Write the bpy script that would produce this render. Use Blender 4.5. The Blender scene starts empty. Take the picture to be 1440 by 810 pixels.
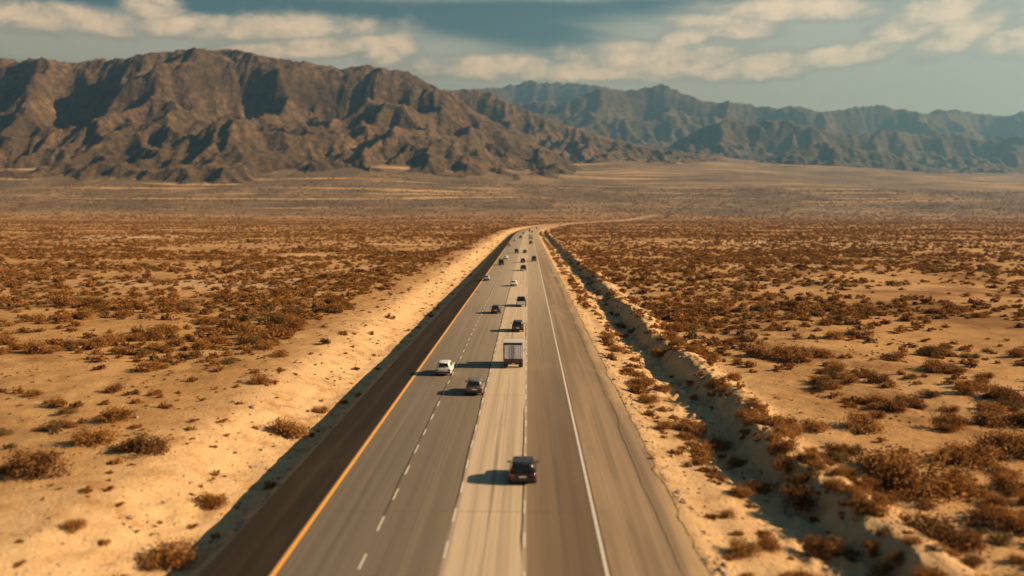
import bpy, bmesh, math, random
import numpy as np
from mathutils import Vector, Matrix

random.seed(7)
RNG = np.random.default_rng(11)
R = math.radians
SC = bpy.context.scene
COL = SC.collection

# ------------------------------------------------------------------ camera numbers (photo is 1440 x 810)
F = 1247.0            # focal length in photo pixels
HORY = 303.6          # photo row of the horizon
VPX = 742.6           # photo column of the road's vanishing point
CAMH = 15.83
PITCH = math.atan((405 - HORY) / F)
YAW = math.atan((VPX - 720) / F)
SUN_EL = 25.0
SUN_AZ = 94.0         # degrees clockwise from +Y (from the right of the road, a little ahead)


def project(x, y, z):
    """world point -> photo pixel (numpy friendly)"""
    cy, sy = math.cos(YAW), math.sin(YAW)
    xr = x * cy + y * sy
    yr = -x * sy + y * cy
    dz = z - CAMH
    zc = yr * math.cos(PITCH) - dz * math.sin(PITCH)
    yc = -yr * math.sin(PITCH) - dz * math.cos(PITCH)
    return 720 + F * xr / zc, 405 + F * yc / zc, zc


# ------------------------------------------------------------------ noise
_P = np.random.default_rng(3).permutation(512).astype(np.int64)
_P = np.concatenate([_P, _P, _P])
_ANG = np.random.default_rng(5).random(512) * 2 * np.pi
_GX, _GY = np.cos(_ANG), np.sin(_ANG)


def perlin(x, y, seed=0):
    x = np.asarray(x, float) + seed * 37.17
    y = np.asarray(y, float) + seed * 91.73
    xi, yi = np.floor(x).astype(np.int64), np.floor(y).astype(np.int64)
    xf, yf = x - xi, y - yi
    u = xf * xf * xf * (xf * (xf * 6 - 15) + 10)
    v = yf * yf * yf * (yf * (yf * 6 - 15) + 10)

    def g(ix, iy, dx, dy):
        h = _P[(_P[ix & 511] + iy) & 511]
        return _GX[h] * dx + _GY[h] * dy
    a = g(xi, yi, xf, yf)
    b = g(xi + 1, yi, xf - 1, yf)
    c = g(xi, yi + 1, xf, yf - 1)
    d = g(xi + 1, yi + 1, xf - 1, yf - 1)
    return (a + u * (b - a) + v * (c - a) + u * v * (a - b - c + d)) * 1.5


def fbm(x, y, octv=4, seed=0, gain=.5, lac=2.03):
    s, a, f = 0, 1.0, 1.0
    for i in range(octv):
        s = s + a * perlin(x * f, y * f, seed + i * 3)
        a *= gain
        f *= lac
    return s


def ridged(x, y, octv=4, seed=0, gain=.5):
    s, a, f, w = 0, 1.0, 1.0, 1.0
    for i in range(octv):
        n = 1 - np.abs(perlin(x * f, y * f, seed + i * 3)) * 1.35
        n = np.clip(n, 0, 1) ** 2
        s = s + a * n * w
        w = np.clip(n * 1.6, 0, 1)
        a *= gain
        f *= 2.07
    return s


def smooth(a, b, x):
    t = np.clip((np.asarray(x, float) - a) / (b - a), 0, 1)
    return t * t * (3 - 2 * t)


# ------------------------------------------------------------------ the lie of the land
def road_off(y):
    """sideways bend of the road"""
    y = np.asarray(y, float)
    a = np.clip(y - 740, 0, 2360)
    b = np.clip(y - 3100, 0, None)
    return a * a / 12800 + b * (2360 / 6400)


def fan_height(x, y):
    """alluvial fan that climbs from the plain to the mountains"""
    x = np.asarray(x, float)
    y = np.asarray(y, float)
    y0 = 3050 + 220 * perlin(x / 1500, y / 3000, 21) * smooth(250, 900, np.abs(x))
    t = (y - y0) / 200
    soft = np.where(t > 30, t, np.log1p(np.exp(np.clip(t, -40, 30))))
    k = .105 - .03 * smooth(500, 4500, x)
    far = 200 * soft * k + 6.5e-5 * np.clip(y - 3700, 0, 1500) ** 2 * (1 - smooth(-900, 500, x))
    return far * (1 + .05 * perlin(x / 600, y / 900, 25) * smooth(2800, 3600, y))


L_EDGE, R_EDGE = -14.5, 8.1      # outer edges of the two asphalt shoulders (u = X along the straight)


def section(u, y):
    """height of the ground beside the road, u = X minus the road's bend"""
    wob = fbm(y / 23, u / 60, 3, 40)
    z = np.zeros_like(u)
    # left: shoulder drops off an embankment, shallow swale, then a rising sand bank
    lb = L_EDGE - .15
    z = np.where(u < lb + .1, -.05 - 1.55 * np.clip((lb + .1 - u) / 1.9, 0, 1) * (1 + .2 * wob), z)
    z = z + np.where(u < lb - 2, 1.5 * smooth(2.2, 10, lb - u) + .5 * smooth(4, 12, lb - u) * (1 - .7 * smooth(14, 30, lb - u)) * (1 + .6 * wob), 0)
    # right: sandy slope, wandering ditch, berm
    dc = 14.9 + .9 * fbm(y / 34, y * 0 + 3.1, 3, 44) + .25 * fbm(y / 5, u / 4, 2, 45)
    dep = 1.1 + .55 * fbm(y / 24, y * 0 + 7.7, 3, 46)
    r = np.where(u > R_EDGE, -.35 * smooth(R_EDGE, R_EDGE + 2.2, u), 0.)
    r = r - np.where(u > R_EDGE, (dep - .35) * smooth(R_EDGE + 2.5, dc - .6, u) * (1 - smooth(dc + .2, dc + 2.0, u)), 0.)
    bh = .6 + .55 * fbm(y / 19, y * 0 + 1.3, 3, 48)
    r = r + np.where(u > dc, (bh + .35) * smooth(dc + .3, dc + 2.3, u) * (1 - .85 * smooth(dc + 2.6, dc + 5.5, u)), 0.)
    z = z + r
    rough = smooth(lb - 1.6, lb - 4, u) + smooth(R_EDGE + .6, R_EDGE + 3, u)
    z = z + rough * (.10 * fbm(u / 3.1, y / 3.6, 3, 50) + .05 * fbm(u / .9, y / 1.1, 2, 53))
    away = smooth(20, 60, np.abs(u + 3))
    z = z + away * (.35 * fbm(u / 26, y / 34, 3, 55) + .9 * perlin(u / 170, y / 140, 58))
    # crumbled banks and rills round the ditch
    nd = np.exp(-((u - 15.2) / 2.6) ** 2)
    z = z + nd * (.34 * (ridged(u / 1.9 + .3 * wob, y / 2.6, 4, 61) - .62) + .16 * fbm(u / .8, y / 1.0, 3, 64))
    nb = np.exp(-((u + 19.5) / 2.8) ** 2)
    z = z + nb * .16 * (ridged(u / 1.6, y / 2.2, 4, 66) - .55)
    # bed under the pavement; sand has drifted over its edge here and there
    drift = np.clip(fbm(y / 6, y * 0 + 2.2, 4, 68), -.3, 1) * .55
    R_E = R_EDGE - .10 - np.clip(drift, 0, .6)
    z = np.where((u > R_E) & (u < R_EDGE + .5), np.maximum(z, .012 * smooth(R_E, R_E + .2, u) - .35 * smooth(R_EDGE, R_EDGE + 2.2, u)), z)
    bed = (1 - smooth(0, .12, lb + .12 - u)) * (1 - smooth(R_E - .02, R_E + .14, u))
    return (z * (1 - bed) + bed * -.14) * (1 - smooth(3000, 3250, y) * (1 - smooth(60, 200, np.abs(u))))


def ground(x, y):
    """height of the ground at a world point"""
    x = np.asarray(x, float)
    y = np.asarray(y, float)
    u = x - road_off(y)
    near = (1 - smooth(150, 500, np.abs(u))) * (1 - smooth(2950, 3200, y))
    fx = x * (1 - near) + road_off(y) * near
    return section(u, y) + fan_height(fx, y)


def road_z(y):
    return fan_height(road_off(y), y)


# ------------------------------------------------------------------ object helpers
def link(o, parent=None):
    COL.objects.link(o)
    if parent is not None:
        o.parent = parent
    return o


def tag(o, label=None, cat=None, group=None, kind=None):
    if label:
        o['label'] = label
    if cat:
        o['category'] = cat
    if group:
        o['group'] = group
    if kind:
        o['kind'] = kind
    return o


def empty(name, loc=(0, 0, 0)):
    o = bpy.data.objects.new(name, None)
    o.empty_display_size = .2
    o.location = loc
    return link(o)


def mesh_np(name, verts, faces, mat=None, smooth_shade=False, parent=None):
    """mesh object from numpy arrays; all faces with the same number of corners"""
    me = bpy.data.meshes.new(name)
    verts = np.asarray(verts, np.float32)
    faces = np.asarray(faces, np.int32)
    nf, k = faces.shape
    me.vertices.add(len(verts))
    me.vertices.foreach_set('co', verts.ravel())
    me.loops.add(nf * k)
    me.loops.foreach_set('vertex_index', faces.ravel())
    me.polygons.add(nf)
    me.polygons.foreach_set('loop_start', np.arange(0, nf * k, k, dtype=np.int32))
    me.polygons.foreach_set('loop_total', np.full(nf, k, np.int32))
    me.polygons.foreach_set('use_smooth', np.full(nf, bool(smooth_shade)))
    me.update(calc_edges=True)
    if mat:
        me.materials.append(mat)
    return link(bpy.data.objects.new(name, me), parent)


def grid_faces(nr, nc):
    i = np.arange((nr - 1) * (nc - 1))
    r, c = i // (nc - 1), i % (nc - 1)
    a = r * nc + c
    return np.stack([a, a + 1, a + nc + 1, a + nc], 1)


def bm_obj(name, bm, mat, parent=None, smooth_shade=False):
    me = bpy.data.meshes.new(name)
    bmesh.ops.recalc_face_normals(bm, faces=bm.faces)
    bm.to_mesh(me)
    bm.free()
    if smooth_shade:
        for p in me.polygons:
            p.use_smooth = True
    if mat:
        me.materials.append(mat)
    return link(bpy.data.objects.new(name, me), parent)


# ------------------------------------------------------------------ material helpers
class NT:
    def __init__(self, name):
        self.m = bpy.data.materials.new(name)
        self.m.use_nodes = True
        self.t = self.m.node_tree
        self.t.nodes.clear()
        self.out = self.t.nodes.new('ShaderNodeOutputMaterial')
        self.b = self.t.nodes.new('ShaderNodeBsdfPrincipled')
        self.t.links.new(self.b.outputs[0], self.out.inputs[0])

    def n(self, typ, **kw):
        nd = self.t.nodes.new(typ)
        for k, v in kw.items():
            setattr(nd, k, v)
        return nd

    def l(self, a, b):
        self.t.links.new(a, b)

    def pos(self):
        return self.n('ShaderNodeNewGeometry').outputs['Position']

    def mapping(self, src, scale=(1, 1, 1), loc=(0, 0, 0)):
        m = self.n('ShaderNodeMapping')
        m.inputs['Scale'].default_value = scale
        m.inputs['Location'].default_value = loc
        self.l(src, m.inputs['Vector'])
        return m.outputs[0]

    def noise(self, vec, scale, detail=4, rough=.55, dist=0):
        nd = self.n('ShaderNodeTexNoise')
        nd.inputs['Scale'].default_value = scale
        nd.inputs['Detail'].default_value = detail
        nd.inputs['Roughness'].default_value = rough
        nd.inputs['Distortion'].default_value = dist
        self.l(vec, nd.inputs['Vector'])
        return nd.outputs['Fac']

    def ramp(self, fac, stops, interp='LINEAR'):
        r = self.n('ShaderNodeValToRGB')
        r.color_ramp.interpolation = interp
        e = r.color_ramp.elements
        while len(e) > 1:
            e.remove(e[0])
        for i, (p, c) in enumerate(stops):
            if isinstance(c, (int, float)):
                c = (c, c, c)
            el = e[0] if i == 0 else e.new(p)
            el.position = p
            el.color = (*c, 1)
        self.l(fac, r.inputs['Fac'])
        return r.outputs['Color']

    def mix(self, fac, a, b, mode='MIX'):
        m = self.n('ShaderNodeMix', data_type='RGBA', blend_type=mode)
        for v, i in ((fac, 0), (a, 6), (b, 7)):
            if isinstance(v, (int, float)):
                m.inputs[i].default_value = v if i == 0 else (v, v, v, 1)
            elif isinstance(v, tuple):
                m.inputs[i].default_value = (*v, 1)
            else:
                self.l(v, m.inputs[i])
        return m.outputs[2]

    def math(self, op, a, b=0.0, clamp=False):
        m = self.n('ShaderNodeMath', operation=op, use_clamp=clamp)
        for i, v in enumerate((a, b)):
            if isinstance(v, (int, float)):
                m.inputs[i].default_value = v
            else:
                self.l(v, m.inputs[i])
        return m.outputs[0]

    def rng(self, v, a, b, c=0., d=1., kind='SMOOTHSTEP'):
        m = self.n('ShaderNodeMapRange', interpolation_type=kind)
        self.l(v, m.inputs['Value'])
        for i, x in zip((1, 2, 3, 4), (a, b, c, d)):
            m.inputs[i].default_value = x
        return m.outputs[0]

    def bump(self, h, strength=.5, dist=.1):
        b = self.n('ShaderNodeBump')
        b.inputs['Strength'].default_value = strength
        b.inputs['Distance'].default_value = dist
        self.l(h, b.inputs['Height'])
        self.l(b.outputs[0], self.b.inputs['Normal'])

    def set(self, **kw):
        for k, v in kw.items():
            i = self.b.inputs[k.replace('_', ' ')]
            if hasattr(v, 'is_output'):
                self.l(v, i)
            elif isinstance(v, tuple):
                i.default_value = (*v, 1)
            else:
                i.default_value = v
        return self.m


def plain(name, col, rough=.6, metal=0., coat=0., var=.12, scale=3.):
    """a material with a little procedural unevenness"""
    t = NT(name)
    tc = t.n('ShaderNodeTexCoord').outputs['Object']
    nz = t.noise(tc, scale, 5)
    c = t.mix(nz, tuple(x * (1 - var) for x in col), tuple(min(1, x * (1 + var)) for x in col))
    return t.set(Base_Color=c, Roughness=rough, Metallic=metal, Coat_Weight=coat)
# ------------------------------------------------------------------ look of the day
EXPOSURE = 1.32
SUN_STRENGTH = 5.0
SUN_COL = (1.0, .735, .45)
SKY_TINT = (.20, .305, .30)
CLOUD_LIT = (7.4, 6.0, 4.4)
CLOUD_DARK = (2.6, 2.65, 2.4)
VEIL_COL = (3.7, 3.85, 3.4)
HAZE = 1.0e-4
HAZE_COL = (.11, .26, .46)
HAZE_ABS = (.5, .5, .5)
DOF = 0.25
# clouds by where they stand: (column, row, half width, half height, tilt) as seen from the road
CLOUDS = [(70, 62, 230, 30, 0), (222, 36, 60, 30, 0), (360, 55, 290, 26, .05), (440, 78, 200, 22, .1), (552, 76, 60, 34, .2), (690, 98, 190, 30, .02), (880, 84, 200, 28, .02),
          (800, 105, 150, 22, 0), (960, 96, 150, 34, .1), (1060, 105, 130, 30, .05), (1010, 50, 120, 26, -.1), (1110, 34, 190, 26, -.05), (1290, 55, 110, 44, .3), (1330, 80, 90, 36, .3),
          (1390, 20, 34, 18, 0), (1180, 95, 120, 24, .1), (960, 62, 70, 24, .2), (1420, 95, 90, 30, 0)]
VEILS = [(1200, 95, 560, 110, 0), (300, 85, 620, 56, 0), (720, -25, 1500, 44, 0), (1250, 130, 640, 90, 0), (800, 130, 420, 40, 0)]


# ------------------------------------------------------------------ mountains: a raised block worn down by running water
def carve(h, cell, steps, k, m=.5, talus=.75, warm=12):
    nr, nc = h.shape
    n = nr * nc
    idx = np.arange(n).reshape(nr, nc)
    offs = [(-1, -1), (-1, 0), (-1, 1), (0, -1), (0, 1), (1, -1), (1, 0), (1, 1)]
    dist = np.array([math.hypot(*o) for o in offs]) * cell
    pidx = np.pad(idx, 1, mode='edge')
    nb = np.stack([pidx[1 + a:1 + a + nr, 1 + b:1 + b + nc] for a, b in offs])
    A = np.ones(n)
    for s in range(steps):
        ph = np.pad(h, 1, mode='edge')
        best = np.zeros((nr, nc))
        bi = np.zeros((nr, nc), np.int64)
        for i, (a, b) in enumerate(offs):
            sl = (h - ph[1 + a:1 + a + nr, 1 + b:1 + b + nc]) / dist[i]
            w = sl > best
            best[w] = sl[w]
            bi[w] = i
        rec = np.take_along_axis(nb, bi[None], 0)[0].ravel()
        flow = (best.ravel() > 0).astype(float)
        for _ in range(60 if s == 0 else warm):
            A = 1 + np.bincount(rec, A * flow, n)
        Ar = A.reshape(nr, nc)
        dh = k * np.power(Ar * cell * cell / 400., m) * np.minimum(best, 1.6)
        drop = best * dist[bi]
        h = h - np.minimum(dh, .5 * drop)
        # scree: slopes above the angle of rest slide
        over = np.clip(best - talus, 0, None) * dist[bi] * .35
        h = h - over
        h.ravel()[:] += np.bincount(rec, over.ravel(), n) * .6
        if s % 4 == 0:
            ph = np.pad(h, 1, mode='edge')
            h = h + .04 * (ph[2:, 1:-1] + ph[:-2, 1:-1] + ph[1:-1, 2:] + ph[1:-1, :-2] - 4 * h)
    return h


def mountain(name, x0, x1, y0, y1, cell, sky, foot, crest, back, mat, seed, steps=60, k=1.6, spur=.33, wl=900., talus=.8, rough=1.0, foot_wob=300.):
    """sky: [(photo column, photo row)] the crest is seen at"""
    xs = np.arange(x0, x1, cell)
    ys = np.arange(y0, y1, cell)
    X, Y = np.meshgrid(xs, ys)
    px = VPX + F * X / Y
    sx, sy = zip(*sky)
    row = np.interp(px, sx, sy)
    wob = fbm(X / wl, Y / (1.6 * wl), 3, seed)
    yc = crest + 260 * perlin(X / 1500, Y * 0 + seed, seed + 1) * (wl / 900)
    yf = foot + foot_wob * fbm(X / (wl * .8), Y * 0 + .3, 3, seed + 2)
    base = fan_height(X, Y)
    top = (HORY - row) / F * yc + CAMH
    rise = np.clip((Y - yf) / (yc - yf), 0, 1.0)
    fall = np.clip((back - Y) / (back - yc), 0, 1)
    env = np.where(Y < yc, rise ** 1.2, fall)
    env = np.where(env > .8, .8 + .2 * (1 - (1 - (env - .8) / .2) ** 2), env)
    H = np.clip(top - fan_height(X, yc * np.ones_like(X)), -30, None)
    sp = ridged(X / wl + .55 * wob, Y / (wl * 1.55) + .5 * fbm(X / wl, Y / wl, 3, seed + 3), 5, seed + 5, .55)
    fine = fbm(X / 160, Y / 160, 5, seed + 9)
    keep = 1 - .55 * smooth(.8, 1.0, env)
    h = H * env * (1 - spur * keep + spur * keep * sp * 1.15) + fine * 85 * rough * smooth(0, .15, env) * smooth(-20, 150, H) * (cell / 12) ** .5
    h = carve(h, cell, steps, k, talus=talus)
    # worn, rounded crest
    kc = .6 * smooth(.82, 1.0, env)
    h = h * (1 - kc) + H * env * kc
    h = h + smooth(.0, .2, env) * ((ridged(X / 75, Y / 75, 4, seed + 15) - .6) * 11 + (ridged(X / 190 + .6 * wob, Y / 420, 4, seed + 25) - .6) * 20 * (1 - .6 * kc)) * rough * (cell / 12) ** .5
    # bring the crest back to the height it has in the photo, column of view by column of view
    z = base + h
    el = np.where(Y > y0 + 60, (z - CAMH) / Y, -1)
    nb = 400
    lo, hi = px.min(), px.max()
    bi = np.clip(((px - lo) / (hi - lo) * nb).astype(int), 0, nb - 1)
    mx = np.full(nb, -1.)
    np.maximum.at(mx, bi.ravel(), el.ravel())
    bc = lo + (np.arange(nb) + .5) / nb * (hi - lo)
    want = (HORY - np.interp(bc, sx, sy)) / F
    gx = np.array([fan_height(np.array([(b - VPX) / F * crest]), np.array([crest]))[0] for b in bc])
    g0 = (gx - CAMH) / crest
    f = np.clip((want - g0) / np.maximum(mx - g0, .004), .6, 1.6)
    ker = np.hanning(15)
    f = np.convolve(np.pad(f, 7, mode='edge'), ker / ker.sum(), 'valid')
    h = h * np.interp(px, bc, f)
    edge = np.minimum.reduce([(X - x0) / 300, (x1 - X) / 300, (Y - y0) / 150, (y1 - Y) / 300])
    z = base + h - 14 - 40 * (1 - smooth(0, 1, edge))
    o = mesh_np(name, np.stack([X.ravel(), Y.ravel(), z.ravel()], 1), grid_faces(len(ys), len(xs)), mat, True)
    return tag(o, kind='structure')


def rock_material(name, c_dark, c_mid, c_light, s=1.0):
    t = NT(name)
    p = t.pos()
    big = t.noise(t.mapping(p, (.0016 * s, .0016 * s, .003 * s)), 1., 6, .6)
    mid = t.noise(p, .02 * s, 7, .65)
    dots = t.n('ShaderNodeTexVoronoi')
    dots.inputs['Scale'].default_value = .05
    t.l(p, dots.inputs['Vector'])
    c = t.ramp(big, [(.3, c_dark), (.52, c_mid), (.72, c_light)])
    rk = t.noise(t.mapping(p, (.0075, .0045, .012)), 1., 7, .68, .8)
    c = t.mix(t.math('MULTIPLY', t.rng(rk, .47, .60), .65), c, t.mix(.8, c, (.045, .034, .024)))
    c = t.mix(t.math('MULTIPLY', t.rng(rk, .42, .32), .45), c, c_light)
    c = t.mix(t.rng(mid, .38, .66), t.mix(.65, c, (.03, .022, .015)), c)
    # pale scree on gentle ground
    nz = t.n('ShaderNodeSeparateXYZ')
    t.l(t.n('ShaderNodeNewGeometry').outputs['Normal'], nz.inputs[0])
    c = t.mix(t.math('MULTIPLY', t.rng(nz.outputs[2], .86, .985), .6), c, c_light)
    c = t.mix(t.math('MULTIPLY', t.rng(dots.outputs['Distance'], .45, .2), .45), c, (.035, .026, .017))
    t.bump(mid, 1.0, 22)
    return t.set(Base_Color=c, Roughness=.95, Specular_IOR_Level=.1)


rock = rock_material('weathered_brown_rock', (.06, .042, .027), (.125, .086, .052), (.20, .138, .08))
rock_far = rock_material('distant_grey_rock', (.06, .05, .042), (.10, .08, .063), (.14, .112, .085), .6)

mountain('mountain_range', -5600, 1500, 4050, 8700, 12,
         [(-900, 150), (-300, 110), (0, 86), (45, 79), (100, 88), (150, 83), (200, 77), (260, 70), (340, 70), (385, 80), (430, 88), (480, 95), (520, 92),
          (560, 98), (600, 113), (640, 135), (680, 160), (720, 182), (760, 202), (800, 222), (840, 244), (880, 266), (950, 300)],
         4400, 6400, 8600, rock, 101, steps=75, k=.9, spur=.66, wl=800, talus=.8)
mountain('mountain_ridge', -1900, 3300, 6900, 10200, 16,
         [(400, 130), (540, 128), (630, 128), (660, 126), (692, 131), (720, 147), (760, 162), (800, 177), (850, 192), (900, 204), (950, 212), (1000, 220),
          (1060, 234), (1120, 250), (1250, 290)],
         7250, 8700, 10100, rock, 202, steps=60, k=1.1, spur=.5, wl=700)
mountain('foothills', 1500, 7600, 8000, 10600, 18,
         [(950, 262), (1010, 243), (1060, 226), (1092, 216), (1120, 208), (1150, 199), (1185, 206), (1215, 211), (1245, 216), (1290, 232), (1330, 240), (1370, 228),
          (1410, 236), (1460, 243), (1600, 235), (1800, 250)],
         8400, 9300, 10500, rock_far, 303, steps=45, k=1.2, spur=.35, wl=600)
mountain('mountain_ridge', 200, 10500, 9300, 12600, 24,
         [(820, 262), (860, 240), (900, 216), (940, 203), (985, 178), (1015, 169), (1050, 174), (1085, 168), (1120, 176), (1160, 186), (1200, 190), (1245, 183), (1290, 192),
          (1330, 188), (1375, 198), (1420, 190), (1500, 196), (1700, 180), (1900, 200)],
         9900, 11200, 12500, rock_far, 606, steps=40, k=.9, spur=.6, wl=1400, foot_wob=450)
mountain('mountain_range', -1300, 15500, 12300, 17400, 32,
         [(640, 190), (690, 165), (720, 150), (752, 143), (785, 148), (820, 136), (848, 124), (872, 131), (900, 126), (925, 121), (950, 129), (975, 141), (1000, 146),
          (1030, 145), (1060, 151), (1090, 154), (1115, 150), (1140, 158), (1165, 159), (1190, 152), (1225, 150), (1260, 157), (1290, 161), (1325, 155), (1370, 163),
          (1400, 166), (1430, 158), (1480, 165), (1600, 150), (1900, 190)],
         13000, 15000, 17300, rock_far, 404, steps=40, k=.9, spur=.6, wl=1700, foot_wob=600)
mountain('mountain_range', -3500, 6500, 17800, 22500, 45,
         [(400, 150), (560, 135), (640, 130), (690, 127), (720, 129), (760, 126), (800, 122), (830, 123), (870, 130), (930, 145), (1000, 160), (1200, 200)],
         18500, 20200, 22400, rock_far, 505, steps=35, k=1.6, spur=.3, wl=1700, foot_wob=500)


# ------------------------------------------------------------------ ground sheet
def spread(inner, step, ratio, outer):
    out, v, s = [], inner, step
    while v < outer:
        s *= ratio
        v += s
        out.append(v)
    return out


us = np.concatenate([-np.array(spread(36, .4, 1.075, 15000))[::-1], np.arange(-36, 36.01, .4), np.array(spread(36, .4, 1.075, 16000))])
us = np.unique(np.concatenate([us, np.arange(7.3, 8.5, .12), np.arange(12.5, 18.5, .2), [L_EDGE - .16, L_EDGE - .02, R_EDGE + .02, R_EDGE + .16]]))
yrow = np.concatenate([np.arange(-120, 20, 2.0), np.arange(20, 90, .35), np.array(spread(90, .35, 1.0062, 23000))])
U, Y = np.meshgrid(us, yrow)
Xg = U + road_off(np.minimum(Y, 4200))
Zg = ground(Xg, Y) - 2.0 * smooth(4300, 5200, Y)


def ground_material():
    t = NT('desert_sand')
    p = t.pos()
    sp = t.n('ShaderNodeSeparateXYZ')
    t.l(p, sp.inputs[0])
    x, y, z = sp.outputs
    big = t.noise(t.mapping(p, (.018, .010, 0)), 1., 5, .6)
    mid = t.noise(p, .35, 6, .62)
    fine = t.noise(p, 3.5, 5, .65)
    sand = t.ramp(big, [(.3, (.38, .215, .09)), (.5, (.46, .275, .12)), (.68, (.55, .365, .185))])
    sand = t.mix(t.rng(mid, .42, .75), sand, (.34, .19, .08))
    sand = t.mix(t.math('MULTIPLY', t.rng(fine, .5, .75), .5), sand, (.25, .15, .075))
    # pale graded verge on both sides of the pavement
    un = t.math('ADD', x, 2.5)
    verge = t.math('MULTIPLY', t.rng(t.math('ABSOLUTE', t.math('ADD', un, t.math('MULTIPLY', t.math('SUBTRACT', big, .5), 22.))), 28, 19), t.rng(mid, .75, .45))
    verge = t.math('MULTIPLY', verge, t.rng(y, 1500, 700))
    sand = t.mix(t.math('MULTIPLY', verge, .7), sand, (.60, .43, .25))
    # greyer gravel with stones in the wash and on the banks
    v = t.n('ShaderNodeTexVoronoi')
    v.inputs['Scale'].default_value = 3.2
    t.l(p, v.inputs['Vector'])
    stone = t.math('MULTIPLY', t.rng(v.outputs['Distance'], .22, .1), t.rng(t.noise(p, .22, 3), .5, .68))
    sand = t.mix(stone, sand, (.27, .215, .165))
    # away from the road verge the plain is browner, with low dead growth
    low = t.noise(t.mapping(p, (.05, .03, 0)), 1., 7, .68)
    litter = t.math('MULTIPLY', t.rng(low, .44, .62), t.rng(t.math('ABSOLUTE', t.math('ADD', x, 2.)), 20, 34))
    sand = t.mix(t.math('MULTIPLY', litter, t.math('SUBTRACT', 1., t.math('MULTIPLY', t.rng(y, 900, 2400), .2))), sand, (.22, .115, .046))
    # pale playa streaks lying across the plain
    st = t.noise(t.mapping(p, (.0022, .011, 0), (3, 7, 0)), 1., 5, .6)
    sand = t.mix(t.math('MULTIPLY', t.rng(st, .56, .68), .75), sand, (.56, .42, .27))
    # far fan: grey-brown desert pavement dotted with creosote
    fan = t.rng(y, 2700, 3500)
    fn = t.noise(t.mapping(p, (.004, .0016, 0)), 1., 6, .6)
    fc = t.ramp(fn, [(.32, (.115, .085, .058)), (.5, (.165, .122, .083)), (.66, (.27, .19, .118))])
    vd = t.n('ShaderNodeTexVoronoi')
    vd.inputs['Scale'].default_value = .06
    t.l(t.mapping(p, (1, .55, 0)), vd.inputs['Vector'])
    dens = t.rng(t.noise(p, .006, 4), .35, .6)
    fc = t.mix(t.math('MULTIPLY', t.rng(vd.outputs['Distance'], .5, .25), t.math('MULTIPLY', dens, .9)), fc, (.055, .037, .02))
    fst = t.noise(t.mapping(p, (.0009, .0105, 0), (1, 2, 0)), 1., 4, .55)
    fc = t.mix(t.math('MULTIPLY', t.rng(fst, .56, .63), .9), fc, (.55, .37, .19))
    c = t.mix(fan, sand, fc)
    t.bump(t.math('ADD', t.math('ADD', t.math('MULTIPLY', mid, .6), t.math('MULTIPLY', fine, .3)), t.math('MULTIPLY', t.noise(p, 14., 3), .08)), 1.0, .45)
    return t.set(Base_Color=c, Roughness=.95, Specular_IOR_Level=.1)


g = mesh_np('ground', np.stack([Xg.ravel(), Y.ravel(), Zg.ravel()], 1), grid_faces(*U.shape), ground_material(), True)
tag(g, kind='structure')


# ------------------------------------------------------------------ pavement
Y_END = 3120.0
ry = np.concatenate([np.arange(-120, 20, 4.0), np.arange(20, 90, 1.35), np.array(spread(90, 1.35, 1.0065 ** 3, Y_END))])


def strip(name, ua, ub, z, mat, ys=ry, skirt=0, kind='structure', parent=None, cols=None):
    """a sheet that follows the road between two side distances; skirt turns its edges down"""
    cols = np.array(cols if cols is not None else [ua, ub], float)
    n = len(cols)
    U2, Y2 = np.meshgrid(cols, ys)
    X2 = U2 + road_off(Y2)
    Z2 = np.repeat(road_z(ys)[:, None], n, 1) + z
    if skirt:
        X2 = np.concatenate([X2[:, :1], X2, X2[:, -1:]], 1)
        Y2 = np.concatenate([Y2[:, :1], Y2, Y2[:, -1:]], 1)
        Z2 = np.concatenate([Z2[:, :1] - skirt, Z2, Z2[:, -1:] - skirt], 1)
        U2 = np.concatenate([U2[:, :1], U2, U2[:, -1:]], 1)
    o = mesh_np(name, np.stack([X2.ravel(), Y2.ravel(), Z2.ravel()], 1), grid_faces(*X2.shape), mat, False, parent)
    uv = o.data.uv_layers.new(name='along')
    vi = np.empty(len(o.data.loops), np.int32)
    o.data.loops.foreach_get('vertex_index', vi)
    uv.data.foreach_set('uv', np.stack([U2.ravel()[vi], Y2.ravel()[vi]], 1).astype(np.float32).ravel())
    if kind:
        o['kind'] = kind
    return o


LANES = [-11.26, -7.56, -3.86, -.16, 3.54]


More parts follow.
